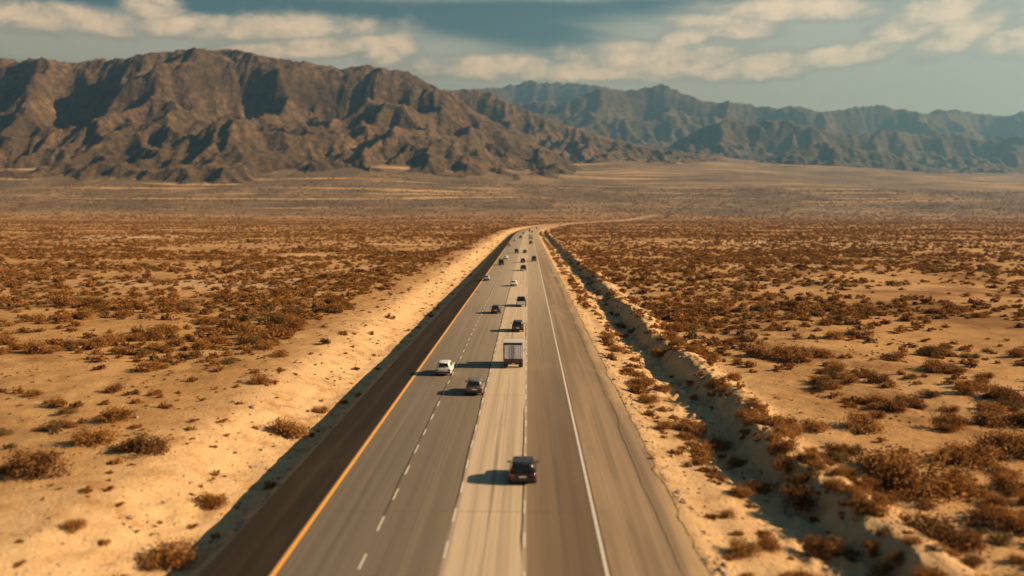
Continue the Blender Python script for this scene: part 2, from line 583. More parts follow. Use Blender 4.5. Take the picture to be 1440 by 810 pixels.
def pavement_material(name, lanes=True, base=(.2, .16, .12), dirt=(.4, .29, .18), streak=.5):
    t = NT(name)
    uv = t.n('ShaderNodeUVMap').outputs[0]
    sp = t.n('ShaderNodeSeparateXYZ')
    t.l(uv, sp.inputs[0])
    u, v = sp.outputs[0], sp.outputs[1]
    s1 = t.noise(t.mapping(uv, (1.1, .012, 1)), 1., 6, .6)
    s2 = t.noise(t.mapping(uv, (5.0, .03, 1)), 1., 5, .65)
    blot = t.noise(t.mapping(uv, (.35, .06, 1)), 1., 6, .6, .6)
    grit = t.noise(uv, 9., 5, .7)
    if lanes:
        # each lane was paved and worn differently
        f = t.math('DIVIDE', t.math('SUBTRACT', u, -11.5), 15.3)
        c = t.ramp(f, [(0, (.145, .125, .102)), (.245, (.15, .13, .105)), (.27, (.15, .126, .10)), (.49, (.165, .138, .108)), (.51, (.50, .40, .295)), (.735, (.50, .40, .295)),
                       (.752, (.20, .148, .10)), (.93, (.135, .098, .067)), (1, (.115, .083, .058))])
        # twin wheel tracks in every lane
        ph = t.math('FRACT', t.math('DIVIDE', t.math('SUBTRACT', u, -11.26), 3.7))
        d1 = t.math('ABSOLUTE', t.math('SUBTRACT', t.math('ABSOLUTE', t.math('SUBTRACT', ph, .5)), .22))
        track = t.rng(d1, .14, .02)
        c = t.mix(t.math('MULTIPLY', track, t.math('MULTIPLY', t.rng(s1, .3, .65), .6)), c, t.mix(.5, c, (.07, .06, .05)))
        mid = t.rng(t.math('ABSOLUTE', t.math('SUBTRACT', ph, .5)), .12, .0)
        c = t.mix(t.math('MULTIPLY', mid, t.math('MULTIPLY', t.rng(s2, .4, .62), .5)), c, (.09, .075, .06))
        # lanes paler farther up the road: grazing-light brightening painted into the colour
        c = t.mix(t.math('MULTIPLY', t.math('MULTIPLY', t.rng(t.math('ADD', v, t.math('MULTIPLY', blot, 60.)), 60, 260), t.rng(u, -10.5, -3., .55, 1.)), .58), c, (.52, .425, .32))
        # tar along the lane joints
        for k in LANES[1:4]:
            wv = t.math('ADD', u, t.math('MULTIPLY', t.math('SUBTRACT', t.noise(t.mapping(uv, (0, .11, 1), (k, 0, 0)), 1., 3), .5), .35))
            d = t.math('ABSOLUTE', t.math('SUBTRACT', wv, k - .13))
            c = t.mix(t.math('MULTIPLY', t.rng(d, .075, .035), t.rng(t.noise(t.mapping(uv, (.0, .035, 1), (k * 3, 5, 0)), 1., 2), .42, .56)), c, (.05, .04, .032))
        # cross joints
        jv = t.math('ABSOLUTE', t.math('SUBTRACT', t.math('FRACT', t.math('DIVIDE', v, 31.)), .5))
        c = t.mix(t.math('MULTIPLY', t.rng(jv, .003, .0012), .4), c, (.10, .08, .06))
    else:
        c = t.mix(t.rng(s1, .35, .65), tuple(x * .78 for x in base), tuple(x * 1.2 for x in base))
        wv = t.math('ADD', u, t.math('MULTIPLY', t.math('SUBTRACT', t.noise(t.mapping(uv, (0, .03, 1)), 1., 5), .5), 2.2))
        d = t.math('ABSOLUTE', t.math('SUBTRACT', wv, (6.9 if base[0] > .1 else -13.0)))
        c = t.mix(t.math('MULTIPLY', t.rng(d, .07, .02), .75), c, (.04, .03, .023))
        c = t.mix(t.math('MULTIPLY', t.rng(blot, .48, .72), .6), c, dirt)
        if base[0] > .1:
            c = t.mix(t.math('MULTIPLY', t.rng(v, 150, 700), .7), c, (.46, .35, .23))
            c = t.mix(t.math('MULTIPLY', t.rng(t.math('ADD', u, t.math('MULTIPLY', t.math('SUBTRACT', blot, .5), 4.)), 7.0, 8.3), .8), c, (.48, .33, .18))
    dk = base[0] < .1
    c = t.mix(t.math('MULTIPLY', t.rng(s2, .45, .75), streak), c, t.mix(.6, c, (.012, .010, .008) if dk else (.06, .048, .036)))
    c = t.mix(t.math('MULTIPLY', t.rng(s1, .5, .75), streak * .7), c, t.mix(.45 if base[0] > .1 else .05, c, (.42, .34, .25)))
    c = t.mix(t.math('MULTIPLY', t.rng(blot, .55, .75), .25), c, (.03, .024, .018) if dk else (.12, .095, .07))
    c = t.mix(t.math('MULTIPLY', t.rng(grit, .4, .7), .18), c, (.05, .04, .03) if dk else (.1, .08, .06))
    t.bump(grit, .25, .02)
    return t.set(Base_Color=c, Roughness=.9, Specular_IOR_Level=.08 if dk else .2)


lane_cols = np.linspace(-11.46, 3.74, 9)
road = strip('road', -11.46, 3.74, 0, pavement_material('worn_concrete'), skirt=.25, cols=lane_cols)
strip('road_shoulder', L_EDGE, -11.46, -.012, pavement_material('dark_new_asphalt', False, (.024, .019, .015), (.045, .034, .024), .3), skirt=.25)
strip('road_shoulder', 3.74, R_EDGE, -.012, pavement_material('dusty_asphalt', False, (.24, .175, .118), (.38, .275, .172), .4), skirt=.25)


def paint(name, col, wear):
    t = NT(name)
    uv = t.n('ShaderNodeUVMap').outputs[0]
    nz = t.noise(t.mapping(uv, (9, 1.3, 1)), 1., 5, .7)
    return t.set(Base_Color=t.mix(t.math('MULTIPLY', t.rng(nz, .5, .75), wear), col, (.2, .16, .12)), Roughness=.7)


white_paint = paint('road_paint_white', (.56, .54, .49), .75)
yellow_paint = paint('road_paint_yellow', (.80, .36, .05), .35)
strip('edge_line', -11.36, -11.14, .008, yellow_paint)
strip('edge_line', 3.45, 3.61, .008, white_paint)
for k in LANES[1:4]:
    vs, fs, uvs = [], [], []
    y, i = 22.0 + (k * 1.7) % 4.9, 0
    while y < 900:
        wdt = .055 * random.uniform(.85, 1.1)
        ln = 2.1 * random.uniform(.85, 1.05)
        lat = random.uniform(-.03, .03)
        for (du, dy) in ((-wdt, 0), (wdt, 0), (wdt, ln), (-wdt, ln)):
            uu = k + lat + du
            vs.append((uu + float(road_off(y + dy)), y + dy, float(road_z(y + dy)) + .008))
            uvs.append((uu, y + dy))
        fs.append((4 * i, 4 * i + 1, 4 * i + 2, 4 * i + 3))
        i += 1
        y += 4.9
    o = mesh_np('lane_line', vs, fs, white_paint)
    uvl = o.data.uv_layers.new(name='along')
    uvl.data.foreach_set('uv', np.array(uvs, np.float32).ravel())
    o['kind'] = 'structure'


# ------------------------------------------------------------------ desert shrubs
def shrub_material(name, a, b, c):
    t = NT(name)
    oi = t.n('ShaderNodeObjectInfo').outputs['Random']
    p = t.n('ShaderNodeTexCoord').outputs['Object']
    nz = t.noise(p, 3.2, 3)
    col = t.ramp(oi, [(0, a), (.5, b), (1, c)])
    col = t.mix(t.rng(nz, .35, .7), t.mix(.6, col, (.03, .017, .008)), col)
    tips = t.noise(p, 9., 2)
    col = t.mix(t.math('MULTIPLY', t.rng(tips, .55, .75), .5), col, (.36, .21, .085))
    tr = t.n('ShaderNodeBsdfTranslucent')
    t.l(col, tr.inputs['Color'])
    mx = t.n('ShaderNodeMixShader')
    mx.inputs[0].default_value = .3
    t.l(t.b.outputs[0], mx.inputs[1])
    t.l(tr.outputs[0], mx.inputs[2])
    t.l(mx.outputs[0], t.out.inputs['Surface'])
    return t.set(Base_Color=col, Roughness=.9, Specular_IOR_Level=.1)


BROWN = shrub_material('dry_brown_foliage', (.30, .135, .042), (.38, .175, .052), (.45, .22, .068))
ORANGE = shrub_material('rust_orange_foliage', (.36, .165, .048), (.43, .205, .055), (.48, .25, .08))
DARK = shrub_material('dark_brown_foliage', (.18, .084, .029), (.22, .102, .034), (.26, .125, .042))
OLIVE = shrub_material('grey_green_foliage', (.18, .115, .045), (.23, .15, .058), (.28, .18, .068))
STEM = plain('dry_twig', (.13, .085, .05), .9, var=.3)


def shrub_mesh(seed, n, leaf, clumps, flat=.8, sprawl=.36):
    """leaf quads gathered in clumps round a dome of radius 1"""
    rg = np.random.default_rng(seed)
    az = rg.random(clumps) * 6.283
    ce = rg.random(clumps) ** .7
    rr = .35 + .5 * rg.random(clumps)
    cx, cy, cz = rr * np.sqrt(1 - (ce * .9) ** 2) * np.cos(az), rr * np.sqrt(1 - (ce * .9) ** 2) * np.sin(az), (.12 + rr * ce * 1.0) * flat
    k = rg.integers(0, clumps, n)
    off = rg.normal(size=(n, 3)) * sprawl * (.55 + .45 * rg.random((n, 1)))
    P = np.stack([cx[k], cy[k], cz[k]], 1) + off * np.array([.62, .62, .5])
    P[:, 2] = np.abs(P[:, 2]) + .02
    a = rg.normal(size=(n, 3))
    a[:, 2] = a[:, 2] * .6 + .4
    a /= np.linalg.norm(a, axis=1, keepdims=True)
    b = np.cross(a, rg.normal(size=(n, 3)))
    b /= np.linalg.norm(b, axis=1, keepdims=True)
    s = leaf * (.6 + .8 * rg.random((n, 1)))
    a, b = a * s, b * s * .42
    V = np.stack([P - a, P + b, P + a, P - b], 1).reshape(-1, 3)
    Fc = np.arange(n * 4).reshape(n, 4)
    return V, Fc, np.stack([cx, cy, cz], 1)


def me_from(name, V, Fc, mat):
    o = mesh_np(name, V, Fc, mat)
    me = o.data
    bpy.data.objects.remove(o)
    return me


def stem_data(C, seed):
    rg = np.random.default_rng(seed)
    V, Fc = [], []
    for c in C:
        a = np.array([0, 0, -.12])
        m = c * .5 + rg.normal(size=3) * .07
        for p0, p1, r0, r1 in ((a, m, .035, .024), (m, c * 1.08, .024, .008)):
            i = len(V)
            d = p1 - p0
            s = np.cross(d, [.3, .2, .9])
            s /= np.linalg.norm(s) + 1e-9
            q = np.cross(d, s)
            q /= np.linalg.norm(q) + 1e-9
            for p, r in ((p0, r0), (p1, r1)):
                for j in range(4):
                    t = j * math.pi / 2
                    V.append(p + r * (s * math.cos(t) + q * math.sin(t)))
            for j in range(4):
                Fc.append((i + j, i + (j + 1) % 4, i + 4 + (j + 1) % 4, i + 4 + j))
    return np.array(V), np.array(Fc)


NEAR = {}
for kind, mat in (('brown', BROWN), ('orange', ORANGE), ('dark', DARK), ('olive', OLIVE)):
    NEAR[kind] = []
    for q in range(4):
        V, Fc, C = shrub_mesh(100 + q + 10 * len(kind), 2200, .054, 19, .72 + .12 * (q % 3), .34)
        S = stem_data(C, q)
        NEAR[kind].append((me_from('foliage', V, Fc, mat), me_from('stem', S[0], S[1], STEM)))

# where shrubs grow ------------------------------------------------------------
def candidates():
    out = []
    rg = np.random.default_rng(77)

    def scatter(n, y0, y1, power, wmin, wfun):
        y = y0 + (y1 - y0) * rg.random(n) ** power
        x = (rg.random(n) * 2 - 1) * wfun(y)
        return x, y
    wid = lambda y: .66 * y + 25
    for (n, y0, y1, rs) in ((8200, 24, 160, 1.0), (20000, 160, 420, 1.0), (48000, 420, 1100, 1.05), (120000, 1100, 2900, 1.3), (105000, 2800, 4600, 2.7)):
        # even by area inside the wedge of view
        y = np.sqrt(y0 * y0 + (y1 * y1 - y0 * y0) * rg.random(n))
        x = (rg.random(n) * 2 - 1) * wid(y)
        u = x - road_off(y)
        patch = fbm(x / 60, y / 45, 4, 71) + .5 * fbm(x / 330, y / 200, 3, 75)
        lb = -31 + 4.5 * fbm(y / 45, y * 0 + .5, 3, 72)
        rb = 19.5 + 1.6 * fbm(y / 30, y * 0 + .5, 2, 73)
        p = .74 + .95 * patch - .14 * smooth(300, 900, y) * (u < 0)
        p = np.where(u < 0, p + .75 * (1 - smooth(2, 26, lb - u)) * (u < lb) * smooth(75, 130, y), p)
        p = np.where(u > 0, p + .35 * (1 - smooth(2, 20, u - rb)), p)
        p = p - .22 * smooth(2700, 3000, y)
        # bare sand beside the near stretch
        p = p - .55 * np.exp(-((y - 84) / 16) ** 2) * (u > 0)
        ok = ((u < lb) | (u > rb) | (y > 3150)) & (rg.random(n) < p)
        r = np.exp(rg.normal(size=n) * .38) * .76 * rs
        out.append((x[ok], y[ok], np.clip(r[ok], .28, 3.6), np.where(rg.random(ok.sum()) < .60, 0, rg.choice([1, 2, 3], ok.sum(), p=[.42, .28, .30]))))
    # sand bank on the far side of the dark shoulder
    n = 900
    y = 26 + 800 * rg.random(n) ** 1.6
    u = -32 + 15.5 * rg.random(n) ** .8
    ok = rg.random(n) < .5 + .5 * fbm(u / 5, y / 14, 2, 81)
    r = np.clip(np.exp(rg.normal(size=n) * .5) * .36, .15, 1.25)
    out.append(((u + road_off(y))[ok], y[ok], r[ok], np.where(rg.random(ok.sum()) < .62, 1, 0)))
    # roadside slope, ditch and berm on the other side
    n = 5200
    y = 26 + 900 * rg.random(n) ** 1.55
    u = 9.3 + 10.6 * rg.random(n)
    w = np.exp(-((u - 11.2) / 1.2) ** 2) + .9 * np.exp(-((u - 17.2) / 1.5) ** 2) + .25
    ok = rg.random(n) < w * (.45 + .8 * fbm(u / 4, y / 16, 2, 83))
    r = np.clip(np.exp(rg.normal(size=n) * .5) * .46, .16, 1.3)
    out.append(((u + road_off(y))[ok], y[ok], r[ok], np.where(rg.random(ok.sum()) < .74, 1, 0)))
    # little tufts
    n = 9000
    y = 26 + 260 * rg.random(n) ** 1.3
    u = np.where(rg.random(n) < .5, -17 - 45 * rg.random(n), 8.9 + 40 * rg.random(n))
    ok = rg.random(n) < .45 + .7 * fbm(u / 7, y / 12, 3, 85)
    r = .08 + .16 * rg.random(n) ** 2
    out.append(((u + road_off(y))[ok], y[ok], r[ok], np.where(rg.random(ok.sum()) < .55, 1, 0)))
    return [np.concatenate([o[i] for o in out]) for i in range(4)]


bx, by, br, bk = candidates()
# single shrubs the photo shows clearly
hand = [(190, 650, 1.9, 2), (150, 605, 1.5, 0), (400, 592, 1.6, 0), (455, 490, .95, 2), (388, 508, 1.2, 0), (360, 548, 1.1, 0), (445, 562, .9, 1), (500, 538, .7, 1),
        (548, 446, 1.1, 1), (1300, 690, 3.1, 0), (1250, 660, 2.3, 0), (1372, 648, 2.2, 0), (1075, 500, 2.4, 0), (1110, 505, 1.9, 0), (1010, 560, 1.1, 2), (895, 548, 1.1, 1),
        (915, 562, 1.0, 1), (1130, 700, 1.6, 2), (1165, 765, 1.5, 2), (985, 620, 1.0, 0), (1020, 780, 1.3, 1), (1050, 690, .9, 1), (225, 770, 1.6, 0), (30, 690, 2.0, 2),
        (120, 640, 1.7, 0), (1215, 600, 1.8, 0), (1150, 605, 1.3, 0), (1400, 590, 2.0, 0), (1340, 600, 1.6, 0), (1265, 575, 1.2, 0), (1440, 745, 1.7, 0), (940, 470, .9, 1),
        (1000, 505, 1.3, 0), (960, 440, 1.0, 0), (1035, 535, 1.1, 0)]
hx, hy, hr, hk = [], [], [], []
for (px, py, r, k) in hand:
    d = F * CAMH / (py - HORY)
    hx.append((px - VPX) * d / F)
    hy.append(d)
    hr.append(r)
    hk.append(k)
bx, by, br, bk = np.concatenate([hx, bx]), np.concatenate([hy, by]), np.concatenate([hr, br]), np.concatenate([hk, bk]).astype(int)
uu = bx - road_off(by)
keep = (uu < L_EDGE - 1.2 - .6 * br) | (uu > R_EDGE + .45 + .8 * br) | (by > 3150)
bx, by, br, bk = bx[keep], by[keep], br[keep], bk[keep]
bz = ground(bx, by) - .05 * br
px, py, zc = project(bx, by, bz + br * .5)
infr = (px > -10) & (px < 1450) & (py < 815) & (py > 250) & (zc > 5)
size = np.where(infr, br / zc, 0)
order = np.argsort(-size)
chosen = order[:295]
rest = order[295:]

ZONES = [('flat', 'shrub on the flat beyond the sand bank'), ('bank', 'shrub on the sand bank by the dark shoulder'),
         ('slope', 'shrub between the dusty shoulder and ditch'), ('berm', 'shrub in the ditch or on its berm'),
         ('plain', 'shrub on the plain beyond the ditch')]
KINDS = ['brown', 'orange', 'dark', 'olive']
WORDS = {'brown': 'brown dry', 'orange': 'rusty orange', 'dark': 'dark brown', 'olive': 'grey-green'}
ORD = ['nearest', 'second nearest', 'third nearest', 'fourth nearest', 'fifth nearest', 'sixth nearest']
count = {}
seq = sorted(chosen, key=lambda i: by[i])
for i in seq:
    u = bx[i] - float(road_off(by[i]))
    zone = 0 if u < -31 else 1 if u < 0 else 2 if u < 13.2 else 3 if u < 19.6 else 4
    kind = KINDS[bk[i]]
    big = 'broad' if br[i] > 1.25 else 'mid-sized' if br[i] > .62 else 'small'
    key = (zone, kind, big)
    c = count[key] = count.get(key, 0) + 1
    fm, sm = NEAR[kind][int(RNG.integers(4))]
    root = empty('desert_shrub', (float(bx[i]), float(by[i]), float(bz[i])))
    root.rotation_euler.z = float(RNG.random() * 6.283)
    s = float(br[i])
    root.scale = (s * float(RNG.uniform(.85, 1.2)), s * float(RNG.uniform(.85, 1.2)), s * float(RNG.uniform(.7, 1.0)))
    link(bpy.data.objects.new('foliage', fm), root)
    link(bpy.data.objects.new('stem', sm), root)
    what = f'{big} {WORDS[kind]} {ZONES[zone][1]}'
    if c <= len(ORD):
        tag(root, f'{what}, {ORD[c - 1]} such', 'shrub', f'shrubs on the {ZONES[zone][0]}')
        root['group'] = f'{big} {WORDS[kind]} shrubs, {ZONES[zone][0]}'
    else:
        tag(root, f'{what}, beyond the six nearest', 'shrub', f'{big} {WORDS[kind]} shrubs, {ZONES[zone][0]}')

# the rest, past counting ------------------------------------------------------
LOW = bpy.data.collections.new('scrub_source')
for k, (kind, mat) in enumerate((('a_brown', BROWN), ('b_orange', ORANGE), ('c_dark', DARK), ('d_olive', OLIVE))):
    for q in range(3):
        V, Fc, C = shrub_mesh(300 + k * 10 + q, 150, .21, 9, .75, .36)
        LOW.objects.link(bpy.data.objects.new(f'scrub_{kind}_{q}', me_from('scrub_leaf', V, Fc, mat)))


def spread_stuff(name, source, co, scale3, turn, which):
    n = len(co)
    pts = bpy.data.meshes.new(name)
    pts.vertices.add(n)
    pts.vertices.foreach_set('co', co.astype(np.float32).ravel())
    for nm, typ, fld, val in (('size', 'FLOAT_VECTOR', 'vector', scale3.astype(np.float32)), ('turn', 'FLOAT_VECTOR', 'vector', turn.astype(np.float32)), ('which', 'INT', 'value', which.astype(np.int32))):
        pts.attributes.new(nm, typ, 'POINT').data.foreach_set(fld, val.ravel())
    o = link(bpy.data.objects.new(name, pts))
    tag(o, kind='stuff')
    ng = bpy.data.node_groups.new(name + '_spread', 'GeometryNodeTree')
    ng.interface.new_socket('Geometry', in_out='INPUT', socket_type='NodeSocketGeometry')
    ng.interface.new_socket('Geometry', in_out='OUTPUT', socket_type='NodeSocketGeometry')
    gi, go = ng.nodes.new('NodeGroupInput'), ng.nodes.new('NodeGroupOutput')
    ci = ng.nodes.new('GeometryNodeCollectionInfo')
    ci.inputs['Collection'].default_value = source
    ci.inputs['Separate Children'].default_value = True
    ci.inputs['Reset Children'].default_value = True
    iop = ng.nodes.new('GeometryNodeInstanceOnPoints')
    iop.inputs['Pick Instance'].default_value = True

    def attr(nm, typ):
        nd = ng.nodes.new('GeometryNodeInputNamedAttribute')
        nd.data_type = typ
        nd.inputs['Name'].default_value = nm
        return nd.outputs['Attribute']
    ng.links.new(gi.outputs[0], iop.inputs['Points'])
    ng.links.new(ci.outputs[0], iop.inputs['Instance'])
    ng.links.new(attr('which', 'INT'), iop.inputs['Instance Index'])
    e2r = ng.nodes.new('FunctionNodeEulerToRotation')
    ng.links.new(attr('turn', 'FLOAT_VECTOR'), e2r.inputs[0])
    ng.links.new(e2r.outputs[0], iop.inputs['Rotation'])
    ng.links.new(attr('size', 'FLOAT_VECTOR'), iop.inputs['Scale'])
    ng.links.new(iop.outputs[0], go.inputs[0])
    o.modifiers.new('spread', 'NODES').node_group = ng
    return o


n = len(rest)
spread_stuff('scrub', LOW, np.stack([bx[rest], by[rest], bz[rest]], 1), br[rest][:, None] * RNG.uniform(.8, 1.2, (n, 3)) * np.array([1, 1, .85]),
             np.stack([np.zeros(n), np.zeros(n), RNG.random(n) * 6.283], 1), bk[rest] * 3 + RNG.integers(0, 3, n))

# loose stones on the verges, in the ditch and along the pavement edge
STONES = bpy.data.collections.new('stone_source')
stone_mat = plain('desert_stone', (.30, .22, .15), .9, var=.35, scale=1.5)
for q in range(4):
    bm = bmesh.new()
    bmesh.ops.create_icosphere(bm, subdivisions=2, radius=1)
    rg = random.Random(q)
    ph = [rg.uniform(0, 6) for _ in range(6)]
    for v in bm.verts:
        c = v.co
        k = 1 + .22 * math.sin(2.3 * c.x + ph[0]) * math.cos(2.9 * c.y + ph[1]) + .16 * math.sin(4.1 * c.z + ph[2] + 2 * c.x) + rg.uniform(-.07, .07)
        v.co = Vector((c.x * k, c.y * k * .85, c.z * k * .62))
    o = bm_obj('stone', bm, stone_mat)
    COL.objects.unlink(o)
    STONES.objects.link(o)
rg = np.random.default_rng(5)
n = 16000
sy = 24 + 230 * rg.random(n) ** 1.5
pick = rg.random(n)
su = np.where(pick < .3, L_EDGE - .5 - np.abs(rg.normal(size=n)) * 5, np.where(pick < .55, R_EDGE + .05 + np.abs(rg.normal(size=n)) * .7, np.where(pick < .85, 15 + rg.normal(size=n) * 2.6, rg.uniform(-60, 60, n))))
ok = ((su < L_EDGE - .3) | (su > R_EDGE - .02)) & (rg.random(n) < .45 + .7 * fbm(su / 3, sy / 5, 3, 91))
su, sy = su[ok], sy[ok]
n = len(su)
sr = np.clip(.035 * np.exp(rg.normal(size=n) * .75), .02, .32)
sx = su + road_off(sy)
spread_stuff('gravel', STONES, np.stack([sx, sy, ground(sx, sy) + sr * .15], 1), sr[:, None] * rg.uniform(.7, 1.3, (n, 3)), np.stack([np.zeros(n), np.zeros(n), rg.random(n) * 6.283], 1), rg.integers(0, 4, n))


# ------------------------------------------------------------------ vehicles (built heading +Y, origin on the road under the middle)
def paint_material():
    t = NT('car_paint')
    oi = t.n('ShaderNodeObjectInfo')
    p = t.n('ShaderNodeTexCoord').outputs['Object']
    dust = t.noise(p, 2.2, 6, .6)
    sp = t.n('ShaderNodeSeparateXYZ')
    t.l(p, sp.inputs[0])
    low = t.rng(sp.outputs[2], .85, .25)
    f = t.math('ADD', t.math('MULTIPLY', t.rng(dust, .4, .75), .06), t.math('MULTIPLY', low, .12))
    c = t.mix(f, oi.outputs['Color'], (.28, .20, .13))
    return t.set(Base_Color=c, Roughness=t.rng(dust, .3, .8, .22, .42), Metallic=.15, Coat_Weight=.12, Coat_Roughness=.12)


PAINT = paint_material()
GLASS = plain('tinted_glass', (.012, .014, .016), .08, var=.2)
RUBBER = plain('tyre_rubber', (.018, .017, .016), .85, var=.25)
ALLOY = plain('alloy_rim', (.32, .32, .32), .35, .8)
TRIM = plain('black_trim', (.022, .022, .023), .6, var=.25)
RED = plain('red_lens', (.30, .012, .010), .2, coat=.5)
CLEAR = plain('clear_lens', (.55, .55, .52), .15, coat=.6)
AMBER = plain('amber_lens', (.75, .27, .02), .3)
PLATE = plain('plate_white', (.62, .62, .60), .5)
CHROME = plain('mirror_glass', (.5, .52, .55), .1, .9)


def loft(bm, rings, cap=True):
    vs = [[bm.verts.new(p) for p in r] for r in rings]
    n = len(rings[0])
    for a, b in zip(vs, vs[1:]):
        for i in range(n):
            bm.faces.new((a[i], a[(i + 1) % n], b[(i + 1) % n], b[i]))
    if cap:
        bm.faces.new(vs[0])
        bm.faces.new(vs[-1][::-1])
    return vs


def box(bm, x0, x1, y0, y1, z0, z1, bev=0.):
    r = bmesh.ops.create_cube(bm, size=1)['verts']
    bmesh.ops.scale(bm, vec=(x1 - x0, y1 - y0, z1 - z0), verts=r)
    bmesh.ops.translate(bm, vec=((x0 + x1) / 2, (y0 + y1) / 2, (z0 + z1) / 2), verts=r)
    if bev:
        es = list({e for v in r for e in v.link_edges})
        bmesh.ops.bevel(bm, geom=es, offset=bev, segments=2, affect='EDGES', profile=.5)


def one(name, mat, parent, *args, **kw):
    bm = bmesh.new()
    box(bm, *args, **kw)
    return bm_obj(name, bm, mat, parent)


def body_ring(y, w, zb, zt, shoulder=.72):
    """cross-section of the lower body at station y"""
    h = zt - zb
    half = [(w * .80, zb), (w * .94, zb + .07), (w * .985, zb + h * .28), (w, zb + h * .5), (w * .985, zb + h * shoulder), (w * .93, zb + h * .93), (w * .84, zt), (w * .4, zt + .02)]
    return [(x, y, z) for x, z in half] + [(-x, y, z) for x, z in half[::-1]]


def cabin_ring(y0, y1, w, z, c=.13):
    return [(w - c, y0, z), (w, y0 + c * 1.6, z), (w, y1 - c * 1.6, z), (w - c, y1, z), (-w + c, y1, z), (-w, y1 - c * 1.6, z), (-w, y0 + c * 1.6, z), (-w + c, y0, z)]


def pane(name, quad, parent, out=.006, inset=(.06, .06, .08, .08), mat=None, thick=.012):
    """a window of four corners (bottom pair, top pair), pushed out of its face a little"""
    a, b, c, d = [Vector(p) for p in quad]           # bottom a-b, top d-c
    nrm = (b - a).cross(d - a).normalized()

    def at(u, v):
        return a * (1 - u) * (1 - v) + b * u * (1 - v) + c * u * v + d * (1 - u) * v
    l, r_, bt, tp = inset
    pts = [at(l, bt), at(1 - r_, bt), at(1 - r_, 1 - tp), at(l, 1 - tp)]
    bm = bmesh.new()
    fr = [bm.verts.new(p + nrm * out) for p in pts]
    bk_ = [bm.verts.new(p + nrm * (out - thick)) for p in pts]
    bm.faces.new(fr)
    bm.faces.new(bk_[::-1])
    for i in range(4):
        bm.faces.new((fr[i], bk_[i], bk_[(i + 1) % 4], fr[(i + 1) % 4]))
    return bm_obj(name, bm, mat or GLASS, parent)


def wheel(parent, x, y, r, wd=.2):
    bm = bmesh.new()
    prof = [(r * .58, -wd / 2), (r * .9, -wd / 2), (r, -wd * .32), (r, wd * .32), (r * .9, wd / 2), (r * .58, wd / 2)]
    n = 20
    rings = [[(px_, math.cos(i / n * 6.2832) * rr, math.sin(i / n * 6.2832) * rr) for i in range(n)] for rr, px_ in prof]
    loft(bm, rings, False)
    o = bm_obj('wheel', bm, RUBBER, parent, True)
    o.location = (x, y, r)
    bm = bmesh.new()
    rings = [[(px_, math.cos(i / n * 6.2832) * rr, math.sin(i / n * 6.2832) * rr) for i in range(n)] for rr, px_ in ((r * .6, -wd * .38), (r * .5, -wd * .3), (r * .5, wd * .3), (r * .6, wd * .38))]
    loft(bm, rings)
    sgn = 1 if x > 0 else -1
    for k in range(5):
        q = bmesh.ops.create_cube(bm, size=1)['verts']
        bmesh.ops.scale(bm, vec=(.03, .07, r * .5), verts=q)
        bmesh.ops.translate(bm, vec=(sgn * wd * .4, 0, r * .27), verts=q)
        bmesh.ops.rotate(bm, cent=(0, 0, 0), matrix=Matrix.Rotation(k * 1.2566, 3, 'X'), verts=q)
    bm_obj('rim', bm, ALLOY, o)
    return o


def mirrors(t, w, y, z):
    for s in (-1, 1):
        bm = bmesh.new()
        x0, x1 = sorted((s * (w - .02), s * (w + .21)))
        box(bm, x0, x1, y - .07, y + .06, z, z + .17, bev=.03)
        m = bm_obj('side_mirror', bm, PAINT, t)
        xa, xb = sorted((s * (w + .03), s * (w + .19)))
        one('mirror_glass', CHROME, m, xa, xb, y - .078, y - .068, z + .025, z + .145)


